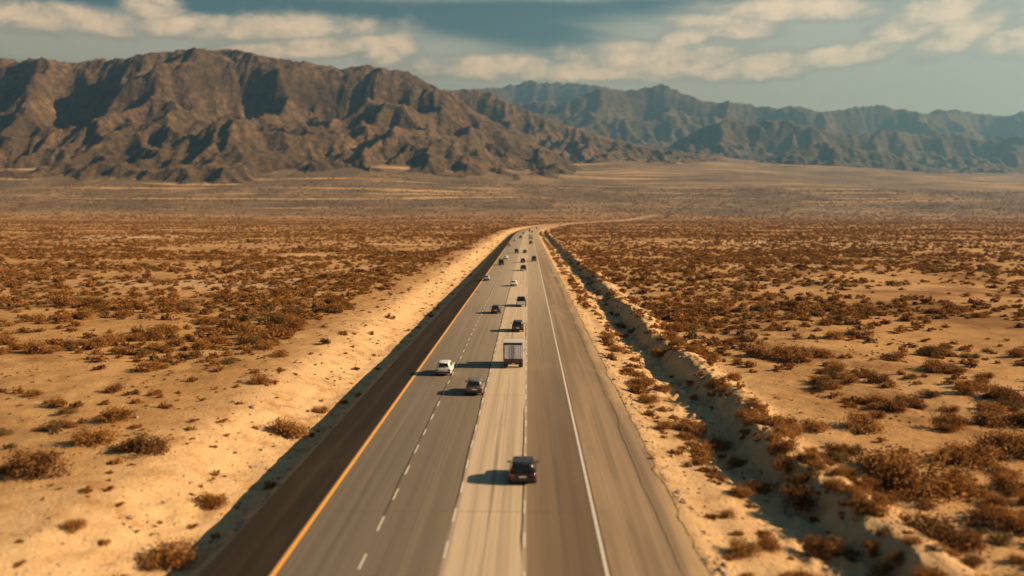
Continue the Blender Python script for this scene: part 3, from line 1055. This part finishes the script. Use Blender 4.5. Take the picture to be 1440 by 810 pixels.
def car(name, L, W, H, belt, nose, cab, roof, wheel_r=.33, kind='car', tail=.0, rails=False):
    """nose: height of the bonnet front; cab: (rear, front) of the glass at the belt; roof: (rear, front) of the roof panel"""
    t = empty(name)
    w, y0, y1 = W / 2, -L / 2, L / 2
    cr, cf = cab
    bm = bmesh.new()
    deck = belt if cr < y0 + .5 else belt - .03
    st = [(y0, .86, .42, deck - .14 - tail), (y0 + .06, .93, .30, deck - .06 - tail * .5), (y0 + .28, .985, .22, deck), (cr + .1 if cr > y0 + .35 else y0 + .5, 1, .20, belt),
          (0, 1, .20, belt), (cf - .15, 1, .20, belt), (cf + .1, .995, .20, belt - .03), ((cf + y1) / 2, .98, .21, (belt + nose) / 2 + .02), (y1 - .3, .94, .24, nose), (y1 - .08, .87, .30, nose - .1), (y1, .78, .38, nose - .22)]
    loft(bm, [body_ring(y, w * k, zb, zt) for y, k, zb, zt in st])
    wb, wt = w * .90, w * .72
    rr, rf = roof
    r0, r1 = cabin_ring(cr, cf, wb, belt - .04), cabin_ring(rr, rf, wt, H - .06)
    loft(bm, [r0, r1, cabin_ring(rr + .12, rf - .16, wt - .10, H - .012), cabin_ring(rr + .4, rf - .4, wt - .3, H)])
    # wheel arches
    body = bm_obj('body', bm, PAINT, t, False)
    for p in body.data.polygons:
        p.use_smooth = len(p.vertices) == 4
    pane('window', [r0[7], r0[0], r1[0], r1[7]], t, inset=(.07, .07, .20, .10)).name = 'rear_window'
    pane('window', [r0[3], r0[4], r1[4], r1[3]], t, inset=(.05, .05, .10, .06)).name = 'windscreen'
    for s in (0, 1):
        a, b, c, d = ((r0[1], r0[2], r1[2], r1[1]) if s == 0 else (r0[5], r0[6], r1[6], r1[5]))
        f0, f1 = ((.04, .50), (.53, .95)) if s == 0 else ((.05, .47), (.50, .96))
        for f in (f0, f1):
            pane('side_window', [a, b, c, d], t, inset=(f[0], 1 - f[1], .16, .12))
    for s in (-1, 1):
        x0, x1 = sorted((s * w * .60, s * w * .92))
        one('taillight', RED, t, x0, x1, y0 - .012, y0 + .12, deck - .36 - tail, deck - .17 - tail, bev=.02)
        x0, x1 = sorted((s * w * .48, s * w * .82))
        one('headlight', CLEAR, t, x0, x1, y1 - .16, y1 + .008, nose - .34, nose - .20, bev=.03)
        for y in (y0 + L * .19, y1 - L * .185):
            wheel(t, s * (w - .10), y, wheel_r)
    one('rear_bumper', TRIM, t, -w * .86, w * .86, y0 - .07, y0 + .05, .33, .52, bev=.03)
    one('licence_plate', PLATE, t, -.24, .24, y0 - .03, y0 + .012, .60, .72)
    mirrors(t, w * .97, cf - .35, belt - .02)
    if rails:
        for s in (-1, 1):
            x0, x1 = sorted((s * (wt - .09), s * (wt - .05)))
            one('roof_rail', TRIM, t, x0, x1, rr + .2, rf - .3, H - .02, H + .035)
    return t


def pickup(name):
    L, W, H, belt = 5.2, 1.94, 1.80, 1.12
    t = empty(name)
    w, y0, y1 = W / 2, -L / 2, L / 2
    cr, cf = -.35, 1.42
    bm = bmesh.new()
    st = [(y0 + 1.95, 1, .34, belt), (0, 1, .34, belt), (cf, 1, .34, belt - .02), (2.0, .98, .36, 1.06), (y1 - .2, .94, .40, 1.0), (y1, .82, .46, .86)]
    loft(bm, [body_ring(y, w * k, zb, zt) for y, k, zb, zt in st])
    r0, r1 = cabin_ring(cr, cf, w * .90, belt - .04), cabin_ring(cr + .16, cf - .75, w * .74, H - .05)
    loft(bm, [r0, r1, cabin_ring(cr + .3, cf - .9, w * .62, H)])
    bm_obj('body', bm, PAINT, t)
    bm = bmesh.new()
    zt = 1.10
    box(bm, -w * .96, w * .96, y0 + .06, y0 + 1.94, .42, .64)
    for s in (-1, 1):
        x0, x1 = sorted((s * w * .84, s * w * .985))
        box(bm, x0, x1, y0 + .06, y0 + 1.94, .64, zt, bev=.025)
    box(bm, -w * .838, w * .838, y0 + 1.84, y0 + 1.94, .64, zt)
    bed = bm_obj('bed', bm, PAINT, t)
    one('bed_liner', TRIM, bed, -w * .835, w * .835, y0 + .13, y0 + 1.835, .642, .70)
    one('tailgate', PAINT, t, -w * .83, w * .83, y0, y0 + .09, .55, zt - .01, bev=.02)
    pane('rear_window', [r0[7], r0[0], r1[0], r1[7]], t, inset=(.06, .06, .2, .12))
    pane('windscreen', [r0[3], r0[4], r1[4], r1[3]], t)
    for s in (0, 1):
        a, b, c, d = ((r0[1], r0[2], r1[2], r1[1]) if s == 0 else (r0[5], r0[6], r1[6], r1[5]))
        for f in ((.04, .47), (.52, .95)):
            pane('side_window', [a, b, c, d], t, inset=(f[0], 1 - f[1], .16, .12))
    for s in (-1, 1):
        x0, x1 = sorted((s * w * .845, s * w * .97))
        one('taillight', RED, t, x0, x1, y0 - .005, y0 + .1, .70, 1.02, bev=.015)
        x0, x1 = sorted((s * w * .55, s * w * .84))
        one('headlight', CLEAR, t, x0, x1, y1 - .16, y1 + .008, .70, .84, bev=.02)
        for y in (y0 + 1.05, y1 - .95):
            wheel(t, s * (w - .12), y, .39, .25)
    one('rear_bumper', plain('bumper_steel', (.4, .4, .4), .35, .7), t, -w * .92, w * .92, y0 - .12, y0 - .01, .42, .60, bev=.03)
    one('licence_plate', PLATE, t, -.22, .22, y0 - .135, y0 - .118, .45, .57)
    mirrors(t, w * .97, cf - .35, belt)
    return t


def van(name):
    L, W, H = 4.9, 1.92, 2.05
    t = empty(name)
    w, y0, y1 = W / 2, -L / 2, L / 2
    bm = bmesh.new()
    st = [(y0, .90, .40, 1.10), (y0 + .1, .97, .28, 1.15), (0, 1, .26, 1.15), (1.3, 1, .26, 1.12), (1.9, .97, .28, 1.0), (y1 - .1, .9, .32, .85), (y1, .82, .40, .7)]
    loft(bm, [body_ring(y, w * k, zb, zt, .8) for y, k, zb, zt in st])
    r0, r1 = cabin_ring(y0 + .02, 1.75, w * .97, 1.06), cabin_ring(y0 + .12, .75, w * .84, H - .06)
    loft(bm, [r0, r1, cabin_ring(y0 + .3, .5, w * .70, H)])
    bm_obj('body', bm, PAINT, t)
    for s in (0, 1):
        f = (.06, .485) if s == 0 else (.515, .94)
        pane('rear_window', [r0[7], r0[0], r1[0], r1[7]], t, inset=(f[0], 1 - f[1], .22, .14))
    pane('windscreen', [r0[3], r0[4], r1[4], r1[3]], t)
    for s in (0, 1):
        a, b, c, d = ((r0[1], r0[2], r1[2], r1[1]) if s == 0 else (r0[5], r0[6], r1[6], r1[5]))
        pane('side_window', [a, b, c, d], t, inset=((.70, .04) if s == 0 else (.04, .70)) + (.18, .15))
    for s in (-1, 1):
        x0, x1 = sorted((s * w * .84, s * w * .955))
        one('taillight', RED, t, x0, x1, y0 - .012, y0 + .1, .72, 1.08, bev=.015)
        x0, x1 = sorted((s * w * .5, s * w * .82))
        one('headlight', CLEAR, t, x0, x1, y1 - .2, y1 - .02, .62, .78, bev=.02)
        for y in (y0 + .95, y1 - .9):
            wheel(t, s * (w - .11), y, .34, .22)
    one('rear_bumper', TRIM, t, -w * .9, w * .9, y0 - .08, y0 + .04, .34, .52, bev=.03)
    one('licence_plate', PLATE, t, -.22, .22, y0 - .03, y0 + .012, .60, .72)
    mirrors(t, w * .95, 1.15, 1.15)
    return t


SLAT_A = plain('weathered_aluminium', (.85, .86, .86), .5, .0, var=.2, scale=6)
SLAT_B = plain('dull_blue_grey_panel', (.34, .36, .38), .5, .0, var=.25, scale=6)
FRAME_M = plain('dark_steel_frame', (.05, .054, .06), .5, .3)
ROOF_M = plain('pale_roof_sheet', (.5, .51, .51), .5, .1)


def box_truck(name):
    """short box truck: ribbed rear doors, dark sill, pale roof, dual rear wheels, cab in front"""
    t = empty(name)
    w, H, zf = 1.13, 3.05, .95
    y0, y1 = -2.9, .1
    bm = bmesh.new()
    box(bm, -w, w, y0 + .06, y1, zf, H - .06, bev=.02)
    cargo = bm_obj('cargo_box', bm, plain('cargo_side_panel', (.46, .46, .45), .5, .1), t)
    for s in (-1, 1):
        x0, x1 = sorted((s * (w - .10), s * (w + .012)))
        one('corner_post', FRAME_M if s < 0 else SLAT_A, cargo, x0, x1, y0 - .02, y0 + .055, zf, H - .12)  # right post gets the pale metal, painting in its sunlit side
    one('roof', ROOF_M, cargo, -w - .015, w + .015, y0 - .03, y1 + .02, H - .055, H, bev=.015)
    one('header', FRAME_M, cargo, -w + .10, w - .10, y0 - .012, y0 + .055, H - .30, H - .06)
    for s in (-1, 1):
        x0, x1 = sorted((s * .012, s * (w - .102)))
        d = one('rear_door', SLAT_B, t, x0, x1, y0 + .012, y0 + .058, zf + .16, H - .302)
        bm = bmesh.new()
        for k in range(5):
            xc = x0 + (k + .5) * (x1 - x0) / 5
            box(bm, xc - .068, xc + .068, y0 - .022, y0 + .011, zf + .20, H - .34, bev=.012)
        bm_obj('rib', bm, SLAT_A, d)
        bm = bmesh.new()
        xc = s * .12
        box(bm, xc - .018, xc + .018, y0 - .05, y0 - .024, zf + .10, H - .32)
        bm_obj('lock_rod', bm, FRAME_M, d)
    one('door_sill', FRAME_M, t, -w + .02, w - .02, y0 - .06, y0 + .05, zf - .22, zf + .155, bev=.015)
    one('chassis', TRIM, t, -.42, .42, y0 + .3, 1.6, .55, .9)
    one('rear_bumper', TRIM, t, -w + .06, w - .06, y0 - .05, y0 + .07, .48, .66, bev=.02)
    one('licence_plate', AMBER, t, -.16, .16, y0 - .075, y0 - .055, .50, .66)
    for s in (-1, 1):
        x0, x1 = sorted((s * (w - .30), s * (w - .08)))
        one('taillight', RED, t, x0, x1, y0 - .075, y0 - .062, zf - .16, zf - .02, bev=.004)
        bm = bmesh.new()
        xa, xb = sorted((s * (w - .52), s * (w - .05)))
        box(bm, xa, xb, y0 + .28, y0 + .31, .16, .74)
        bm_obj('mud_flap', bm, TRIM, t)
        wheel(t, s * (w - .24), y0 + 1.0, .44, .42)
        wheel(t, s * (w - .22), .95, .42, .26)
    bm = bmesh.new()
    st = [(.2, .93, .55, 1.2), (.6, .95, .55, 1.2), (1.5, .95, .55, 1.12), (1.95, .9, .55, 1.05), (2.05, .8, .6, .9)]
    loft(bm, [body_ring(y, w * k, zb, zt) for y, k, zb, zt in st])
    r0, r1 = cabin_ring(.2, 1.9, w * .9, 1.12), cabin_ring(.27, 1.4, w * .8, 2.25)
    loft(bm, [r0, r1, cabin_ring(.4, 1.2, w * .7, 2.32)])
    cab = bm_obj('cab', bm, PAINT, t)
    pane('windscreen', [r0[3], r0[4], r1[4], r1[3]], cab)
    for s in (0, 1):
        a, b, c, d = ((r0[1], r0[2], r1[2], r1[1]) if s == 0 else (r0[5], r0[6], r1[6], r1[5]))
        pane('side_window', [a, b, c, d], cab, inset=(.15, .15, .15, .15))
    for s in (-1, 1):
        x0, x1 = sorted((s * w * .5, s * w * .78))
        one('headlight', CLEAR, t, x0, x1, 1.9, 2.06, .72, .88, bev=.02)
    mirrors(t, w * 1.0, 1.3, 1.4)
    return t


def make(kind):
    if kind == 'suv':
        return car('suv', 4.1, 1.84, 1.66, 1.02, .98, (-2.0, 1.05), (-1.82, .45), .37, rails=True)
    if kind == 'hatchback':
        return car('hatchback', 3.8, 1.76, 1.52, .95, .86, (-1.86, 1.0), (-1.55, .30), .32)
    if kind == 'sedan':
        return car('sedan', 4.2, 1.78, 1.42, .92, .80, (-1.55, 1.10), (-.95, .38), .32)
    return {'pickup_truck': pickup, 'van': van, 'box_truck': box_truck}[kind](kind)


PROTO = {}
BLACK, CHAR, GREY, SILVER, WHITE, BLUEG, TEAL, MAROON = ((.012, .012, .013), (.035, .036, .038), (.12, .12, .12), (.36, .36, .36), (.72, .71, .69), (.05, .07, .09), (.10, .22, .22), (.06, .02, .018))


def set_paint(o, col):
    for ch in o.children:
        if ch.data and ch.data.materials and ch.data.materials[0] == PAINT:
            ch.color = (*col, 1)
        set_paint(ch, col)


def copy_tree(o, parent=None):
    c = o.copy()
    COL.objects.link(c)
    c.parent = parent
    for ch in list(o.children):
        copy_tree(ch, c)
    return c


SCALE = .90
# (kind, photo column of the middle, photo row of the rear tyres, paint, category, label)
TRAFFIC = [
    ('suv', 735.5, 692, BLACK, 'suv', 'black suv alone at the bottom of the road, closest to the camera'),
    ('hatchback', 666, 560, GREY, 'car', 'grey hatchback behind the box truck, one lane over towards the yellow line'),
    ('hatchback', 622.5, 531.5, WHITE, 'car', 'white hatchback beside the yellow line, level with the box truck'),
    ('box_truck', 722, 520, GREY, 'truck', 'box truck with ribbed rear doors and a pale roof, casting a long shadow'),
    ('suv', 728, 468, CHAR, 'suv', 'charcoal suv just ahead of the box truck in its lane'),
    ('hatchback', 697, 442, BLUEG, 'car', 'dark blue-grey hatchback in the middle lane beside the pale-tailgate pickup'),
    ('pickup_truck', 733, 432, (.03, .03, .03), 'pickup', 'dark pickup truck with a pale tailgate, ahead of the charcoal suv'),
    ('sedan', 722.5, 403, WHITE, 'car', 'white sedan near the lane line, next ahead of the pale-tailgate pickup'),
    ('sedan', 684, 395, SILVER, 'car', 'silver sedan straddling the yellow line beside the dark shoulder'),
    ('pickup_truck', 736, 381, CHAR, 'pickup', 'charcoal pickup truck, rearmost of three dark vehicles in one lane'),
    ('suv', 735.3, 369.5, MAROON, 'suv', 'dark maroon suv in the middle of three dark vehicles in one lane'),
    ('van', 704.6, 373, BLACK, 'van', 'tall black van in the lane along the yellow line'),
    ('sedan', 711, 364.5, WHITE, 'car', 'small white sedan right beside the tall black van'),
    ('van', 751, 367.5, BLUEG, 'van', 'dark blue-grey van by the white edge line of the outer lane'),
    ('van', 726.3, 356, CHAR, 'van', 'charcoal van in the second lane from the yellow line, far up the road'),
    ('suv', 738, 356, BLACK, 'suv', 'black suv foremost of three dark vehicles in one lane'),
    ('suv', 746.3, 343, CHAR, 'suv', 'far charcoal suv right behind the teal truck'),
    ('box_truck', 746.4, 336.5, TEAL, 'truck', 'far teal box truck in the outer lane before the bend'),
    ('sedan', 724, 338.5, WHITE, 'car', 'far white sedan near the yellow line before the bend'),
    ('suv', 732, 334.8, BLACK, 'suv', 'tiny black suv in the second lane before the bend'),
    ('sedan', 716, 346, SILVER, 'car', 'tiny silver sedan hugging the yellow line'),
    ('sedan', 736, 329, CHAR, 'car', 'tiny dark sedan on the inside of the bend'),
    ('van', 744.4, 325.5, BLACK, 'van', 'tiny black van in the middle of the bend'),
    ('hatchback', 749.4, 326.8, GREY, 'car', 'tiny grey hatchback on the outer lane of the bend'),
    ('sedan', 754.4, 322, BLACK, 'car', 'tiny black sedan leaving the bend, last before the lone truck'),
    ('box_truck', 818.3, 316.2, CHAR, 'truck', 'dark box truck alone on the far road past the bend'),
]
REAR = {'suv': 2.05, 'hatchback': 1.9, 'sedan': 2.1, 'pickup_truck': 2.6, 'van': 2.45, 'box_truck': 2.9}
for kind, cx, row, col, cat, label in TRAFFIC:
    d = F * CAMH / (row - HORY)
    for _ in range(4):
        d = F * (CAMH - float(road_z(d))) / (row - HORY)
    s = SCALE * (1.35 if row < 318 else 1.22 if row < 347 else 1.0)
    yc = d + REAR[kind] * s
    x = (cx - VPX) * d / F
    u = min(max(x - float(road_off(d)), -11.4), 2.9)
    if kind not in PROTO:
        o = PROTO[kind] = make(kind)
    else:
        o = copy_tree(PROTO[kind])
    slope = float(road_off(yc + 1) - road_off(yc - 1)) / 2
    o.location = (u + float(road_off(yc)), yc, float(road_z(yc)) + .003)
    o.rotation_euler.z = -math.atan(slope) + random.uniform(-.008, .008)
    o.scale = (s, s * .84, s * .86) if row > 600 else (s, s, s)
    set_paint(o, col)
    if 'pale tailgate' in label:
        for ch in o.children:
            if ch.name.startswith('tailgate'):
                ch.color = (.7, .7, .68, 1)
                ch['label'] = 'pale tailgate'
    tag(o, label, cat, 'vehicles driving away on the road')

# a torn strip of tyre lying on the yellow line
bm = bmesh.new()
rings = []
for i in range(9):
    a = i / 8
    x, y = -.55 + 1.1 * a, .16 * math.sin(a * 5)
    z = .03 + .10 * abs(math.sin(a * 7))
    wd = .10 + .03 * math.sin(a * 11)
    rings.append([(x, y - wd, z), (x, y + wd, z + .05), (x, y + wd, z + .075), (x, y - wd, z + .03)])
loft(bm, rings)
sc_ = bm_obj('tyre_scrap', bm, RUBBER)
d = F * CAMH / (411.5 - HORY)
sc_.location = ((670.5 - VPX) * d / F, d, 0)
tag(sc_, 'torn black strip of tyre tread lying on the yellow line', 'debris')


# ------------------------------------------------------------------ sky, sun, air, camera
w = bpy.data.worlds.new('World')
SC.world = w
w.use_nodes = True
wt = w.node_tree
wt.nodes.clear()


def wn(typ, **kw):
    nd = wt.nodes.new(typ)
    for k, v in kw.items():
        setattr(nd, k, v)
    return nd


def wmath(op, a, b=0., clamp=False):
    m = wn('ShaderNodeMath', operation=op, use_clamp=clamp)
    for i, v in enumerate((a, b)):
        if isinstance(v, (int, float)):
            m.inputs[i].default_value = v
        else:
            wt.links.new(v, m.inputs[i])
    return m.outputs[0]


def wrng(v, a, b, c=0., d=1.):
    m = wn('ShaderNodeMapRange', interpolation_type='SMOOTHSTEP')
    wt.links.new(v, m.inputs['Value'])
    for i, x in zip((1, 2, 3, 4), (a, b, c, d)):
        m.inputs[i].default_value = x
    return m.outputs[0]


def wmix(fac, a, b, mode='MIX'):
    m = wn('ShaderNodeMix', data_type='RGBA', blend_type=mode)
    for v, i in ((fac, 0), (a, 6), (b, 7)):
        if isinstance(v, (int, float)):
            m.inputs[i].default_value = v
        elif isinstance(v, tuple):
            m.inputs[i].default_value = (*v, 1)
        else:
            wt.links.new(v, m.inputs[i])
    return m.outputs[2]


SKY_STRENGTH = .06
sky = wn('ShaderNodeTexSky', sky_type='NISHITA')
sky.sun_disc = False
sky.sun_elevation = R(SUN_EL)
sky.sun_rotation = R(SUN_AZ)
sky.air_density = 1.0
sky.dust_density = 1.2
sky.ozone_density = 1.0
tc = wn('ShaderNodeTexCoord')
sep = wn('ShaderNodeSeparateXYZ')
wt.links.new(tc.outputs['Generated'], sep.inputs[0])
sxx, syy, szz = sep.outputs
hor = wmath('SQRT', wmath('ADD', wmath('MULTIPLY', sxx, sxx), wmath('MULTIPLY', syy, syy)))
elv = wmath('ARCTAN2', szz, hor)                       # elevation, radians
azi = wmath('ARCTAN2', sxx, syy)                       # azimuth from +Y, radians
cmb = wn('ShaderNodeCombineXYZ')
wt.links.new(azi, cmb.inputs[0])
wt.links.new(elv, cmb.inputs[1])


def wnoise(scale, detail, sx=1., sy=1., off=0., dist=0., rough=.55):
    mp = wn('ShaderNodeMapping')
    mp.inputs['Scale'].default_value = (sx, sy, 1)
    mp.inputs['Location'].default_value = (off, off * .7, 0)
    wt.links.new(cmb.outputs[0], mp.inputs[0])
    nd = wn('ShaderNodeTexNoise')
    nd.inputs['Scale'].default_value = scale
    nd.inputs['Detail'].default_value = detail
    nd.inputs['Roughness'].default_value = rough
    nd.inputs['Distortion'].default_value = dist
    wt.links.new(mp.outputs[0], nd.inputs['Vector'])
    return nd.outputs['Fac']


n_puff = wnoise(26, 8, 1, 1.7, 2.3, .25, .62)
n_streak = wnoise(9, 6, .7, 3.6, 5.1, .5)


def bank(a0, e0, wa, we, tilt=0.):
    """soft-edged region of the sky round azimuth a0, elevation e0 (radians)"""
    da = wmath('SUBTRACT', azi, a0)
    de = wmath('SUBTRACT', wmath('SUBTRACT', elv, e0), wmath('MULTIPLY', da, tilt))
    q = wmath('ADD', wmath('POWER', wmath('DIVIDE', da, wa), 2.), wmath('POWER', wmath('DIVIDE', de, we), 2.))
    return wrng(q, 1.0, 0.0)


def azel(px, py):
    return math.atan((px - VPX) / F), math.atan((HORY - py) / F)


banks = []
for (px, py, dx, dy, tilt) in CLOUDS:
    a0, e0 = azel(px, py)
    banks.append(bank(a0, e0, dx / F, dy / F, tilt))
cov = banks[0]
for b in banks[1:]:
    cov = wmath('MAXIMUM', cov, b)
puff = wrng(wmath('ADD', wmath('MULTIPLY', cov, .55), wmath('ADD', wmath('MULTIPLY', n_puff, .95), wmath('MULTIPLY', n_streak, .45))), .80, 1.22)
veils = []
for (px, py, dx, dy, tilt) in VEILS:
    a0, e0 = azel(px, py)
    veils.append(bank(a0, e0, dx / F, dy / F, tilt))
vc = veils[0]
for b in veils[1:]:
    vc = wmath('MAXIMUM', vc, b)
veil = wmath('MULTIPLY', wrng(wmath('ADD', wmath('MULTIPLY', vc, .6), wmath('MULTIPLY', n_streak, .6)), .36, .85), .9)
skyc = wmix(1., sky.outputs[0], SKY_TINT, 'MULTIPLY')
c1 = wmix(veil, skyc, VEIL_COL)
shade = wmix(wrng(wmath('ADD', wmath('MULTIPLY', n_puff, .7), wmath('MULTIPLY', cov, .5)), .62, .98), CLOUD_DARK, CLOUD_LIT)
c2 = wmix(puff, c1, shade)
bg = wn('ShaderNodeBackground')
bg.inputs['Strength'].default_value = SKY_STRENGTH
wt.links.new(c2, bg.inputs['Color'])
wo = wn('ShaderNodeOutputWorld')
wt.links.new(bg.outputs[0], wo.inputs['Surface'])

sl = bpy.data.lights.new('sun', 'SUN')
sl.energy = SUN_STRENGTH
sl.angle = R(.5)
sl.color = SUN_COL
so = bpy.data.objects.new('sun', sl)
COL.objects.link(so)
el, az = R(SUN_EL), R(SUN_AZ)
to_sun = Vector((math.sin(az) * math.cos(el), math.cos(az) * math.cos(el), math.sin(el)))
so.rotation_euler = to_sun.to_track_quat('Z', 'Y').to_euler()
so.location = (60, 40, 60)

if HAZE > 0:
    t = NT('desert_haze')
    t.t.nodes.remove(t.b)
    v = t.n('ShaderNodeVolumePrincipled')
    v.inputs['Color'].default_value = (*HAZE_COL, 1)
    v.inputs['Density'].default_value = HAZE
    v.inputs['Anisotropy'].default_value = .45
    v.inputs['Absorption Color'].default_value = (*HAZE_ABS, 1)
    t.l(v.outputs[0], t.out.inputs['Volume'])
    bm = bmesh.new()
    bmesh.ops.create_cube(bm, size=1)
    bmesh.ops.scale(bm, vec=(40000, 24000, 3300), verts=bm.verts)
    bmesh.ops.translate(bm, vec=(1500, 11000, 1650 - 130), verts=bm.verts)
    tag(bm_obj('haze', bm, t.m), kind='stuff')

cd = bpy.data.cameras.new('camera')
cd.sensor_width = 36
cd.lens = 36 * F / 1440
cd.clip_start = .5
cd.clip_end = 60000
cam = bpy.data.objects.new('camera', cd)
COL.objects.link(cam)
cam.location = (0, 0, CAMH)
cam.rotation_euler = (math.pi / 2 - PITCH, 0, YAW)
if DOF > 0:
    cd.dof.use_dof = True
    cd.dof.focus_distance = 115
    cd.dof.aperture_fstop = (cd.lens / 1000) / DOF
SC.camera = cam
SC.view_settings.view_transform = 'Standard'
SC.view_settings.look = 'None'
SC.view_settings.exposure = EXPOSURE
SC.view_settings.gamma = 1
SC.view_settings.use_curve_mapping = False
SC.render.engine = 'CYCLES'
SC.cycles.use_denoising = True
SC.cycles.max_bounces = 5
SC.cycles.volume_bounces = 0
